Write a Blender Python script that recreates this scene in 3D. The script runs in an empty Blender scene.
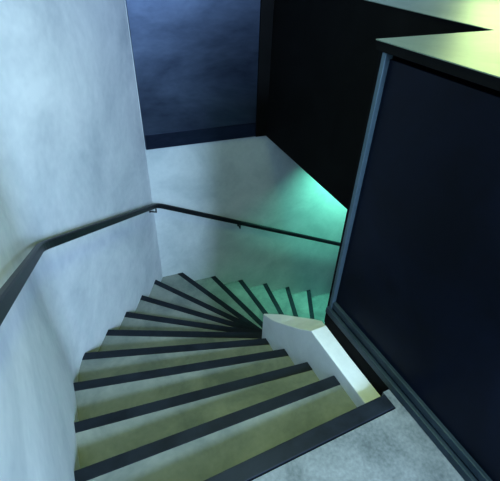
import bpy, bmesh, math
from mathutils import Vector, Matrix

SC = bpy.context.scene
COL = SC.collection

# ------------------------------------------------------------------ camera
PITCH, YAW, ROLL, EYE = math.radians(37.18), math.radians(26.64), math.radians(2.07), 1.6
fw = Vector((math.sin(YAW) * math.cos(PITCH), math.cos(YAW) * math.cos(PITCH), -math.sin(PITCH)))
rr = Vector((math.cos(YAW), -math.sin(YAW), 0))
uu = rr.cross(fw)
rt = rr * math.cos(ROLL) + uu * math.sin(ROLL)
up = -rr * math.sin(ROLL) + uu * math.cos(ROLL)
cam = bpy.data.cameras.new('camera')
cam.sensor_width = 36.0
cam.lens = 36.0 * 403.6 / 500.0
cam.clip_start = 0.02
cam_ob = bpy.data.objects.new('camera', cam)
COL.objects.link(cam_ob)
cam_ob.matrix_world = Matrix(((rt.x, up.x, -fw.x, 0), (rt.y, up.y, -fw.y, 0), (rt.z, up.z, -fw.z, EYE), (0, 0, 0, 1)))
SC.camera = cam_ob

# ------------------------------------------------------------------ light
world = bpy.data.worlds.new('world')
SC.world = world
world.use_nodes = True
bg = world.node_tree.nodes['Background']
bg.inputs['Color'].default_value = (0.38, 0.60, 1.0, 1)
bg.inputs['Strength'].default_value = 0.13


def area(name, loc, target, size, color, power, size_y=None, spread=180):
    l = bpy.data.lights.new(name, 'AREA')
    l.energy = power
    l.color = color
    l.shape = 'RECTANGLE'
    l.size = size
    l.size_y = size_y or size
    l.spread = math.radians(spread)
    o = bpy.data.objects.new(name, l)
    COL.objects.link(o)
    o.location = loc
    o.rotation_euler = (Vector(target) - Vector(loc)).to_track_quat('-Z', 'Y').to_euler()
    return o


# daylight from a window behind the photographer, low over the landing
area('window_daylight', (0.88, -2.6, 1.95), (-0.1, 1.7, 0.1), 0.8, (0.44, 0.66, 1.0), 150, 0.8)
# skylight over the landing
area('skylight', (0.98, -2.75, 2.95), (0.1, 1.3, -0.2), 0.7, (0.46, 0.68, 1.0), 275, 0.45)
# yellow-green fluorescent ceiling fitting above the stairwell
area('ceiling_fluorescent', (0.75, 0.95, 3.4), (0.70, 1.15, 0), 0.4, (0.74, 1.0, 0.22), 11, 0.8, 90)
# warm fitting over the far side of the parapet
area('side_fluorescent', (3.5, 2.35, 1.98), (1.8, 1.4, 1.3), 0.8, (0.80, 1.0, 0.40), 2.4, 0.45, 75)
# green fluorescent tube below the upper floor, over the lower flight
area('stair_fluorescent', (2.86, 3.0, 0.0), (2.83, 3.12, -1.0), 0.5, (0.18, 0.95, 0.70), 28, 0.15, 110)

SC.view_settings.view_transform = 'Standard'
SC.view_settings.look = 'None'
SC.view_settings.gamma = 1.0
SC.view_settings.use_curve_mapping = False
SC.view_settings.exposure = 0.0


# ------------------------------------------------------------------ materials
def mat(name, c1, c2, rough=0.8, scale=2.5, metal=0.0, bump=0.1, spec=0.4, stretch=(1, 1, 1), lo=0.35, hi=0.68, fine=0.15, rough2=None):
    m = bpy.data.materials.new(name)
    m.use_nodes = True
    nt = m.node_tree
    b = nt.nodes['Principled BSDF']
    tc = nt.nodes.new('ShaderNodeTexCoord')
    mp = nt.nodes.new('ShaderNodeMapping')
    mp.inputs['Scale'].default_value = stretch
    nt.links.new(tc.outputs['Object'], mp.inputs['Vector'])
    n1 = nt.nodes.new('ShaderNodeTexNoise')
    n1.inputs['Scale'].default_value = scale
    n1.inputs['Detail'].default_value = 5
    n1.inputs['Roughness'].default_value = 0.62
    n1.inputs['Distortion'].default_value = 0.5
    n2 = nt.nodes.new('ShaderNodeTexNoise')
    n2.inputs['Scale'].default_value = scale * 14
    n2.inputs['Detail'].default_value = 4
    nt.links.new(mp.outputs['Vector'], n1.inputs['Vector'])
    nt.links.new(mp.outputs['Vector'], n2.inputs['Vector'])
    mx = nt.nodes.new('ShaderNodeMix')
    mx.inputs[0].default_value = fine
    nt.links.new(n1.outputs['Fac'], mx.inputs[2])
    nt.links.new(n2.outputs['Fac'], mx.inputs[3])
    cr = nt.nodes.new('ShaderNodeValToRGB')
    cr.color_ramp.elements[0].position = lo
    cr.color_ramp.elements[1].position = hi
    cr.color_ramp.elements[0].color = (*c1, 1)
    cr.color_ramp.elements[1].color = (*c2, 1)
    nt.links.new(mx.outputs[0], cr.inputs['Fac'])
    nt.links.new(cr.outputs['Color'], b.inputs['Base Color'])
    b.inputs['Roughness'].default_value = rough
    b.inputs['Metallic'].default_value = metal
    b.inputs['Specular IOR Level'].default_value = spec
    if rough2 is not None:
        mr = nt.nodes.new('ShaderNodeMapRange')
        mr.inputs['From Min'].default_value = lo
        mr.inputs['From Max'].default_value = hi
        mr.inputs['To Min'].default_value = rough
        mr.inputs['To Max'].default_value = rough2
        nt.links.new(n1.outputs['Fac'], mr.inputs['Value'])
        nt.links.new(mr.outputs['Result'], b.inputs['Roughness'])
    if bump:
        bp = nt.nodes.new('ShaderNodeBump')
        bp.inputs['Strength'].default_value = bump
        bp.inputs['Distance'].default_value = 0.01
        nt.links.new(mx.outputs[0], bp.inputs['Height'])
        nt.links.new(bp.outputs['Normal'], b.inputs['Normal'])
    return m


M_PLASTER = mat('polished_plaster', (0.50, 0.54, 0.56), (0.80, 0.82, 0.81), 0.7, 1.5, bump=0.12)
M_PLASTER2 = mat('grey_plaster', (0.46, 0.52, 0.51), (0.68, 0.72, 0.69), 0.7, 2.2, bump=0.12)
M_CONC = mat('step_concrete', (0.13, 0.155, 0.15), (0.29, 0.31, 0.28), 0.7, 3.0, bump=0.15)
M_FLOOR = mat('floor_concrete', (0.09, 0.105, 0.105), (0.26, 0.275, 0.265), 0.6, 5.0, bump=0.2, fine=0.35)
M_CURB = mat('curb_plaster', (0.62, 0.65, 0.64), (0.78, 0.80, 0.78), 0.6, 4.0, bump=0.1)
M_NOSE = mat('dark_nosing_metal', (0.004, 0.0065, 0.011), (0.013, 0.018, 0.027), 0.5, 5.0, bump=0.1, spec=0.2)
M_BLACK = mat('blackened_steel', (0.0008, 0.0015, 0.0045), (0.003, 0.0052, 0.0145), 0.42, 2.0, metal=0.0, bump=0.03, spec=0.10)
M_JET = mat('black_paint', (0.004, 0.004, 0.004), (0.007, 0.007, 0.007), 0.8, 2.5, bump=0.02, spec=0.04)
M_BLUE = mat('steel_blue_reflection', (0.02, 0.032, 0.06), (0.13, 0.17, 0.25), 0.36, 1.0, metal=0.85, bump=0.03, stretch=(0.7, 0.7, 2.0), lo=0.3, hi=0.75)  # dark steel; the blue it reflects is mixed into the base colour
M_POST_LIT = mat('post_steel_lit', (0.07, 0.115, 0.14), (0.10, 0.15, 0.18), 0.42, 6.0, metal=0.6, bump=0.03)  # brighter copy of the frame steel, the post's reflection put into its colour
M_STRIP = mat('dark_blue_steel', (0.008, 0.013, 0.028), (0.03, 0.045, 0.085), 0.36, 1.5, metal=0.8, bump=0.03, stretch=(0.7, 0.7, 3))
M_FRAME = mat('steel_frame', (0.02, 0.036, 0.05), (0.04, 0.062, 0.08), 0.5, 6.0, metal=0.6, bump=0.03)
M_TOP = mat('worktop_metal', (0.17, 0.23, 0.17), (0.26, 0.32, 0.24), 0.42, 3.0, metal=0.85, bump=0.03)
M_RAIL = mat('rail_steel', (0.005, 0.007, 0.010), (0.014, 0.017, 0.022), 0.45, 8.0, metal=0.4, bump=0.06)


# ------------------------------------------------------------------ helpers
def finish(name, bm, m, parent=None, bevel=0.0, segs=2, smooth=False):
    bmesh.ops.recalc_face_normals(bm, faces=bm.faces)
    me = bpy.data.meshes.new(name)
    bm.to_mesh(me)
    bm.free()
    me.materials.append(m)
    o = bpy.data.objects.new(name, me)
    COL.objects.link(o)
    if parent:
        o.parent = parent
        o.matrix_parent_inverse = Matrix.Translation(-parent.location)
    if smooth:
        for p in me.polygons:
            p.use_smooth = True
    if bevel:
        b = o.modifiers.new('bevel', 'BEVEL')
        b.width = bevel
        b.segments = segs
        b.limit_method = 'ANGLE'
    return o


def prism(bm, poly, z0, z1):
    lo = [bm.verts.new((p[0], p[1], z0)) for p in poly]
    hi = [bm.verts.new((p[0], p[1], z1)) for p in poly]
    bm.faces.new(hi)
    bm.faces.new(lo[::-1])
    n = len(poly)
    for i in range(n):
        j = (i + 1) % n
        bm.faces.new((lo[i], lo[j], hi[j], hi[i]))


def hexa(bm, lo, hi):
    a = [bm.verts.new(p) for p in lo]
    b = [bm.verts.new(p) for p in hi]
    bm.faces.new(b)
    bm.faces.new(a[::-1])
    n = len(a)
    for i in range(n):
        j = (i + 1) % n
        bm.faces.new((a[i], a[j], b[j], b[i]))


def box(bm, x0, y0, z0, x1, y1, z1):
    prism(bm, [(x0, y0), (x1, y0), (x1, y1), (x0, y1)], z0, z1)


def empty(name, loc):
    o = bpy.data.objects.new(name, None)
    COL.objects.link(o)
    o.location = loc
    o.empty_display_size = 0.1
    bpy.context.view_layer.update()
    return o


def tag(o, label, cat, group=None):
    o['label'] = label
    o['category'] = cat
    if group:
        o['group'] = group
    return o


def structure(o, label, cat):
    o['kind'] = 'structure'
    return tag(o, label, cat)


def v2(p):
    return Vector((p[0], p[1]))


def cross2(a, b):
    return a.x * b.y - a.y * b.x


def hit(p, d, a, b):
    """point where the line p + t d meets the line a-b"""
    e = b - a
    t = cross2(a - p, e) / cross2(d, e)
    return p + d * t


# ------------------------------------------------------------------ plan
Q0, P1, P2, P3 = v2((-0.285, -3.0)), v2((-0.285, 1.85)), v2((0.635, 3.41)), v2((4.6, 3.10))
RISE = 0.165
Z_BOT = -3.4
Z_TOP = 1.326      # parapet height
Z_PANEL = 0.05     # lower edge of the steel panels
XI = 0.95          # inner face of the stair's newel wall
PIV = v2((1.65, 1.45))

# ------------------------------------------------------------------ walls and floor
dd = (P2 - P1).normalized()
CA, CB = P1 - v2((0, 0.16)), P1 + dd * 0.16      # the soft plaster cove between the two walls
cove = [CA.lerp(P1, t / 20).lerp(P1.lerp(CB, t / 20), t / 20) for t in range(21)]
bm = bmesh.new()
prism(bm, [Q0] + cove + [CB + v2((-0.26, 0.15)), v2((-0.6, 1.75)), Q0 + v2((-0.3, 0))], Z_BOT, 3.0)
o = finish('wall_left', bm, M_PLASTER)
structure(o, 'pale bluish plaster wall running along the left of the stairs', 'wall')

bm = bmesh.new()
prism(bm, [CB, P2, P2 + v2((-0.26, 0.15)), CB + v2((-0.26, 0.15))], Z_BOT, 3.0)
structure(finish('wall_diagonal', bm, M_PLASTER), 'pale plaster wall set at an angle between left wall and back wall', 'wall')

bm = bmesh.new()
prism(bm, [P2, P3, P3 + v2((0, 0.3)), P2 + v2((0, 0.3))], Z_BOT, 3.0)
structure(finish('wall_back', bm, M_PLASTER2), 'grey plaster wall under the blue steel panel behind the winding steps', 'wall')

bm = bmesh.new()
prism(bm, [(-0.285, -3.0), (1.60, -3.0), (1.60, 0.56), (1.046, 0.56), (1.046, 0.648), (1.012, 0.648), (1.012, 0.563), (-0.285, 0.563)], -0.163, 0.0)
structure(finish('floor', bm, M_FLOOR), 'mottled grey concrete landing at the head of the stairs', 'floor')

bm = bmesh.new()
prism(bm, [(-0.285, 1.85), (-0.285, -3.0), (4.6, -3.0), (4.6, 3.09), (0.635, 3.40)], Z_BOT - 0.2, Z_BOT)
structure(finish('floor_lower', bm, M_CONC), 'dark floor of the stairwell far below the steps', 'floor')

# ------------------------------------------------------------------ the winding stair
MID = {  # middle line of each dark nosing in plan: wall end, inner end
    1: ((-0.273, 0.924), (0.962, 0.860)),
    2: ((-0.276, 1.248), (0.937, 1.082)),
    3: ((-0.270, 1.605), (0.938, 1.323)),
    4: ((-0.234, 1.950), (0.937, 1.562)),
    5: ((-0.053, 2.241), (0.976, 1.751)),
    6: ((0.130, 2.522), (1.051, 1.889)),
    7: ((0.310, 2.839), (1.128, 2.029)),
    8: ((0.506, 3.185), (1.201, 2.161)),
    9: ((0.815, 3.423), (1.274, 2.294)),
    10: ((1.201, 3.399), (1.410, 2.460)),
    11: ((1.554, 3.364), (1.589, 2.747)),
    12: ((1.897, 3.347), (1.835, 2.753)),
    13: ((2.235, 3.317), (2.075, 2.811)),
    14: ((2.582, 3.290), (2.361, 2.848)),
    15: ((2.960, 3.230), (2.560, 2.700)),
    16: ((3.300, 3.000), (2.700, 2.440)),
}
WALLOF = {**{k: (Q0, P1) for k in (0, 1, 2, 3)}, **{k: (P1, P2) for k in (4, 5, 6, 7, 8)}, **{k: (P2, P3) for k in range(9, 17)}}
NW = 0.050         # depth of a nosing strip


def line(k):
    if k == 0:
        return v2((-0.28, 0.60)), v2((1, 0.0))
    a, b = v2(MID[k][0]), v2(MID[k][1])
    return a, (b - a).normalized()


def offset(k, s):
    p, d = line(k)
    n = v2((-d.y, d.x))           # points down the stair (left of outer->inner)
    return p + n * s, d


def ends(k, s):
    """wall end and inner end of nosing line k moved s down the stair"""
    p, d = offset(k, s)
    a, b = WALLOF[k]
    o = hit(p, d, a, b)
    if k <= 4:
        i = hit(p, d, v2((XI, 0)), v2((XI, 1)))
    else:
        # stop on a small circle about the pivot
        t = (PIV - p).dot(d)
        foot = p + d * t
        h = math.sqrt(max(0.0, 0.235 ** 2 - (PIV - foot).length_squared))
        i = foot - d * h
    return o, i


ORD = {1: 'first', 2: 'second', 3: 'third', 4: 'fourth', 5: 'fifth', 6: 'sixth', 7: 'seventh', 8: 'eighth', 9: 'ninth', 10: 'tenth',
       11: 'eleventh', 12: 'twelfth', 13: 'thirteenth', 14: 'fourteenth', 15: 'fifteenth', 16: 'sixteenth'}
NOTE = {
    1: 'long straight concrete step just below the landing, first of the flight down',
    2: 'long straight concrete step, second below the landing, dark nosing',
    3: 'concrete step beginning to turn, third below the landing, dark nosing',
    4: 'wedge step ending at the newel wall, fourth below the landing, by the left wall bend',
    5: 'dim wedge step at the start of the fan, fifth below the landing',
    6: 'dim bluish wedge step of the fan, sixth below the landing',
    7: 'dim bluish wedge step of the fan, seventh below the landing',
    8: 'wedge step against the angled wall, eighth below the landing, just before the corner',
    9: 'kite shaped step filling the corner of angled wall and back wall',
    10: 'wedge step on the back wall, first past the corner, turning green',
    11: 'greenish wedge step on the back wall, second past the corner',
    12: 'green wedge step on the back wall, third past the corner',
    13: 'green wedge step on the back wall, fourth past the corner',
    14: 'green wedge step on the back wall, fifth past the corner, beside the parapet post',
    15: 'lowest green step in view, cut off by the dark parapet post',
}
for k in range(1, 16):
    zt = -RISE * k
    fo, fi = ends(k, NW / 2)
    bo, bi = ends(k - 1, NW / 2 - 0.012)
    poly = [fo, fi]
    if k == 5:
        poly += [v2((0.955, 1.668)), v2((XI, 1.660))]
        bi = v2((XI, bi.y))
    poly += [bi, bo]
    if k == 4:
        poly.append(P1)
    if k == 9:
        poly.append(P2)
    root = empty('stair_step', ((fo.x + fi.x) / 2, (fo.y + fi.y) / 2, zt))
    tag(root, NOTE[k], 'step', 'winding concrete steps')
    bm = bmesh.new()
    prism(bm, poly, zt - RISE + 0.0045, zt)
    finish('tread', bm, M_CONC, root)
    so, si = ends(k, NW / 2 + 0.006)
    to, ti = ends(k, -NW / 2)
    bm = bmesh.new()
    prism(bm, [so, si, ti, to], zt - 0.035, zt + 0.004)
    n = finish('nosing', bm, M_NOSE, root, 0.002)
    n['label'] = 'dark metal nosing strip along the front edge'

# nosing of the landing
bm = bmesh.new()
prism(bm, [(-0.285, 0.569), (1.010, 0.569), (1.010, 0.636), (-0.285, 0.636)], -0.06, 0.005)
tag(finish('landing_nosing', bm, M_NOSE, None, 0.003), 'wide dark metal nosing strip along the edge of the landing floor', 'nosing')

# ------------------------------------------------------------------ newel wall
Lp = [(XI, 0.570, -0.080), (XI, 0.90, -0.080), (XI, 1.128, -0.080), (XI, 1.17, -0.118), (XI, 1.224, -0.167), (XI, 1.323, -0.247), (XI, 1.433, -0.335), (XI, 1.531, -0.407), (0.953, 1.655, -0.475)]
Rp = [(1.040, 0.570, -0.080), (1.040, 0.90, -0.080), (1.046, 1.128, -0.080), (1.060, 1.16, -0.105), (1.075, 1.20, -0.130), (1.070, 1.26, -0.175), (1.040, 1.36, -0.245), (1.003, 1.50, -0.345), (0.963, 1.657, -0.477)]
bm = bmesh.new()
lt = [bm.verts.new(p) for p in Lp]
rtv = [bm.verts.new(p) for p in Rp]
lb = [bm.verts.new((p[0], p[1], -2.6)) for p in Lp]
rb = [bm.verts.new((p[0], p[1], -2.6)) for p in Rp]
for i in range(len(Lp) - 1):
    bm.faces.new((lt[i], rtv[i], rtv[i + 1], lt[i + 1]))
    bm.faces.new((lb[i + 1], rb[i + 1], rb[i], lb[i]))
    bm.faces.new((lt[i + 1], lb[i + 1], lb[i], lt[i]))
    bm.faces.new((rtv[i], rb[i], rb[i + 1], rtv[i + 1]))
bm.faces.new((lt[0], lb[0], rb[0], rtv[0]))
bm.faces.new((lt[-1], rtv[-1], rb[-1], lb[-1]))
tag(finish('newel_wall', bm, M_CURB, None, 0.004), 'low pale plaster newel wall with sloping end inside the turn of the stairs', 'low wall')

# hidden round core that carries the wedge steps
bm = bmesh.new()
prism(bm, [(PIV.x + 0.2 * math.cos(a * math.pi / 16), PIV.y + 0.2 * math.sin(a * math.pi / 16)) for a in range(32)], Z_BOT, -0.12)
structure(finish('wall_core', bm, M_PLASTER2), 'round plaster core under the parapet at the centre of the winding steps', 'wall')

# ------------------------------------------------------------------ parapet of dark steel
par = empty('steel_parapet', (1.35, 0.0, 0.0))
tag(par, 'large blackish steel parapet with pale shiny top at the right of the stairs', 'parapet')
XG = 1.046
YE = 1.150
# front body behind the frame
bm = bmesh.new()
box(bm, XG + 0.034, -2.6, -0.09, 1.62, YE - 0.012, Z_TOP - 0.055)
o = finish('side_panel', bm, M_BLACK, par, 0.002)
o['label'] = 'dark blue-black steel side panel'
# back body whose left face is the black panel over the lower flight
bm = bmesh.new()
hexa(bm, [(1.677, 1.10, Z_PANEL), (4.5, 1.10, Z_PANEL), (4.5, 3.09, Z_PANEL), (1.778, 3.305, Z_PANEL)],
     [(1.644, 1.10, Z_TOP - 0.003), (4.5, 1.10, Z_TOP - 0.003), (4.5, 3.09, Z_TOP - 0.003), (1.800, 3.305, Z_TOP - 0.003)])
o = finish('return_panel', bm, M_JET, par, 0.002)
o['label'] = 'black steel return panel hanging over the lower steps'
# top
bm = bmesh.new()
prism(bm, [(XG + 0.006, -2.6), (4.5, -2.6), (4.5, 3.08), (1.808, 3.295), (1.640, 1.184), (XG + 0.006, 1.188)], Z_TOP - 0.003, Z_TOP)
o = finish('top_plate', bm, M_TOP, par)
o['label'] = 'pale greenish shiny top plate'
bm = bmesh.new()
box(bm, XG + 0.008, -2.6, Z_TOP - 0.034, 1.62, 1.183, Z_TOP - 0.003)
finish('top_rim', bm, M_JET, par, 0.003)
# end post: a flat bar standing proud of the panel, with a darker edge bar
bm = bmesh.new()
box(bm, XG + 0.012, YE - 0.020, 0.0, XG + 0.046, YE, Z_TOP - 0.034)
o = finish('end_post', bm, M_POST_LIT, par, 0.003)
o['label'] = 'bluish flat steel bar at the end of the panel, its reflection painted bright'
bm = bmesh.new()
box(bm, XG + 0.018, YE, -0.10, 1.60, YE + 0.020, Z_TOP - 0.034)
finish('end_panel', bm, M_JET, par, 0.002)
# base rails
bm = bmesh.new()
box(bm, XG, -2.6, 0.0, XG + 0.05, YE + 0.006, 0.040)
finish('base_rail', bm, M_FRAME, par, 0.004)
bm = bmesh.new()
box(bm, XG + 0.016, -2.6, 0.049, XG + 0.05, YE + 0.002, 0.088)
finish('base_rail', bm, M_FRAME, par, 0.004)
bm = bmesh.new()
box(bm, XG + 0.028, -2.6, 0.036, XG + 0.048, YE, 0.052)
finish('rail_groove', bm, M_BLACK, par)
# fascia under the rail
bm = bmesh.new()
box(bm, XG + 0.002, 0.655, -0.40, XG + 0.03, YE - 0.008, 0.0)
o = finish('fascia', bm, M_JET, par)
o['label'] = 'black strip below the base rail'

# ------------------------------------------------------------------ blue steel panel on the back wall
bd = (P3 - P2).normalized()
bn = v2((bd.y, -bd.x))   # into the room
pan = empty('steel_wall_panel', (1.2, 3.35, Z_PANEL))
tag(pan, 'dark steel panel on the back wall above the plaster, blue reflection in its colour', 'wall panel')
A = P2 + bn * 0.004 + bd * 0.004
B = hit(P2, bd, v2((1.778, 0)), v2((1.778, 1))) + bn * 0.004
bm = bmesh.new()
prism(bm, [A, B, B + bn * 0.012, A + bn * 0.012 + bd * 0.004], Z_PANEL, 2.6)
finish('panel', bm, M_BLUE, pan)
bm = bmesh.new()
A2, B2 = A + bn * 0.013 + bd * 0.006, B + bn * 0.013
prism(bm, [A2, B2, B2 + bn * 0.006, A2 + bn * 0.006 + bd * 0.003], Z_PANEL, Z_PANEL + 0.135)
o = finish('base_strip', bm, M_STRIP, pan, 0.001, 1)
bm = bmesh.new()
A3 = B - bd * 0.10 + bn * 0.014
prism(bm, [A3, B2 + bd * 0.01, B2 + bd * 0.01 + bn * 0.02, A3 + bn * 0.02], Z_PANEL, 2.6)
o = finish('corner_bar', bm, M_JET, pan)
o['label'] = 'black vertical bar in the corner'

# ------------------------------------------------------------------ handrail
hr = empty('handrail', (0.639, 3.33, -0.50))
tag(hr, 'dark flat steel handrail following the left and back walls down the stairs', 'handrail')
path = [Vector((-0.222, -1.0, 1.90)), Vector((-0.222, 1.80, 0.372)), Vector((0.665, 3.335, -0.50)), Vector((4.2, 3.062, -2.15))]


def sweep(bm, pts, hw, hh, ch=0.006):
    """flat bar with chamfered corners along pts, mitred at the bends and kept upright"""
    rings = []
    n = len(pts)
    for i, p in enumerate(pts):
        d0 = (pts[i] - pts[i - 1]) if i else (pts[1] - pts[0])
        d1 = (pts[i + 1] - pts[i]) if i < n - 1 else d0
        h0 = Vector((d0.x, d0.y, 0)).normalized()
        h1 = Vector((d1.x, d1.y, 0)).normalized()
        s = (h0 + h1).normalized()
        side = Vector((s.y, -s.x, 0)) / max(0.3, s.dot(h0))
        upv = Vector((0, 0, 1))
        w, h = hw, hh * 1.12
        prof = [(-w, -h + ch), (-w + ch, -h), (w - ch, -h), (w, -h + ch), (w, h - ch), (w - ch, h), (-w + ch, h), (-w, h - ch)]
        rings.append([bm.verts.new(p + side * a + upv * b) for a, b in prof])
    for a, b in zip(rings, rings[1:]):
        for i in range(8):
            j = (i + 1) % 8
            bm.faces.new((a[i], a[j], b[j], b[i]))
    bm.faces.new(rings[0][::-1])
    bm.faces.new(rings[-1])


def soften(pts, r):
    out = [pts[0]]
    for i in range(1, len(pts) - 1):
        a = pts[i] + (pts[i - 1] - pts[i]).normalized() * r
        b = pts[i] + (pts[i + 1] - pts[i]).normalized() * r
        for t in (0, 0.25, 0.5, 0.75, 1):
            out.append(a.lerp(pts[i], t).lerp(pts[i].lerp(b, t), t))
    out.append(pts[-1])
    return out


bm = bmesh.new()
sweep(bm, soften(path, 0.09), 0.014, 0.023)
finish('rail', bm, M_RAIL, hr)


def bracket(p, wall_dir, reach):
    bm = bmesh.new()
    d = Vector((wall_dir[0], wall_dir[1], 0)).normalized()
    q = Vector(p)
    for a, b, r in ((q + Vector((0, 0, -0.03)), q + Vector((0, 0, -0.075)), 0.007), (q + Vector((0, 0, -0.07)), q + Vector((0, 0, -0.07)) + d * reach, 0.007),
                    (q + Vector((0, 0, -0.07)) + d * (reach - 0.006), q + Vector((0, 0, -0.07)) + d * reach, 0.014)):
        ax = (b - a).normalized()
        e1 = ax.orthogonal().normalized()
        e2 = ax.cross(e1)
        ra = [bm.verts.new(a + (e1 * math.cos(t * math.pi / 6) + e2 * math.sin(t * math.pi / 6)) * r) for t in range(12)]
        rb2 = [bm.verts.new(b + (e1 * math.cos(t * math.pi / 6) + e2 * math.sin(t * math.pi / 6)) * r) for t in range(12)]
        for i in range(12):
            j = (i + 1) % 12
            bm.faces.new((ra[i], ra[j], rb2[j], rb2[i]))
        bm.faces.new(ra[::-1])
        bm.faces.new(rb2)
    return finish('bracket', bm, M_RAIL, hr)


def on(i, t):
    return path[i].lerp(path[i + 1], t)


bracket(on(1, 0.965), (-0.861, 0.508), 0.064)
bracket(on(2, 0.24), (0.08, 1), 0.064)
bracket(on(2, 0.66), (0.08, 1), 0.064)
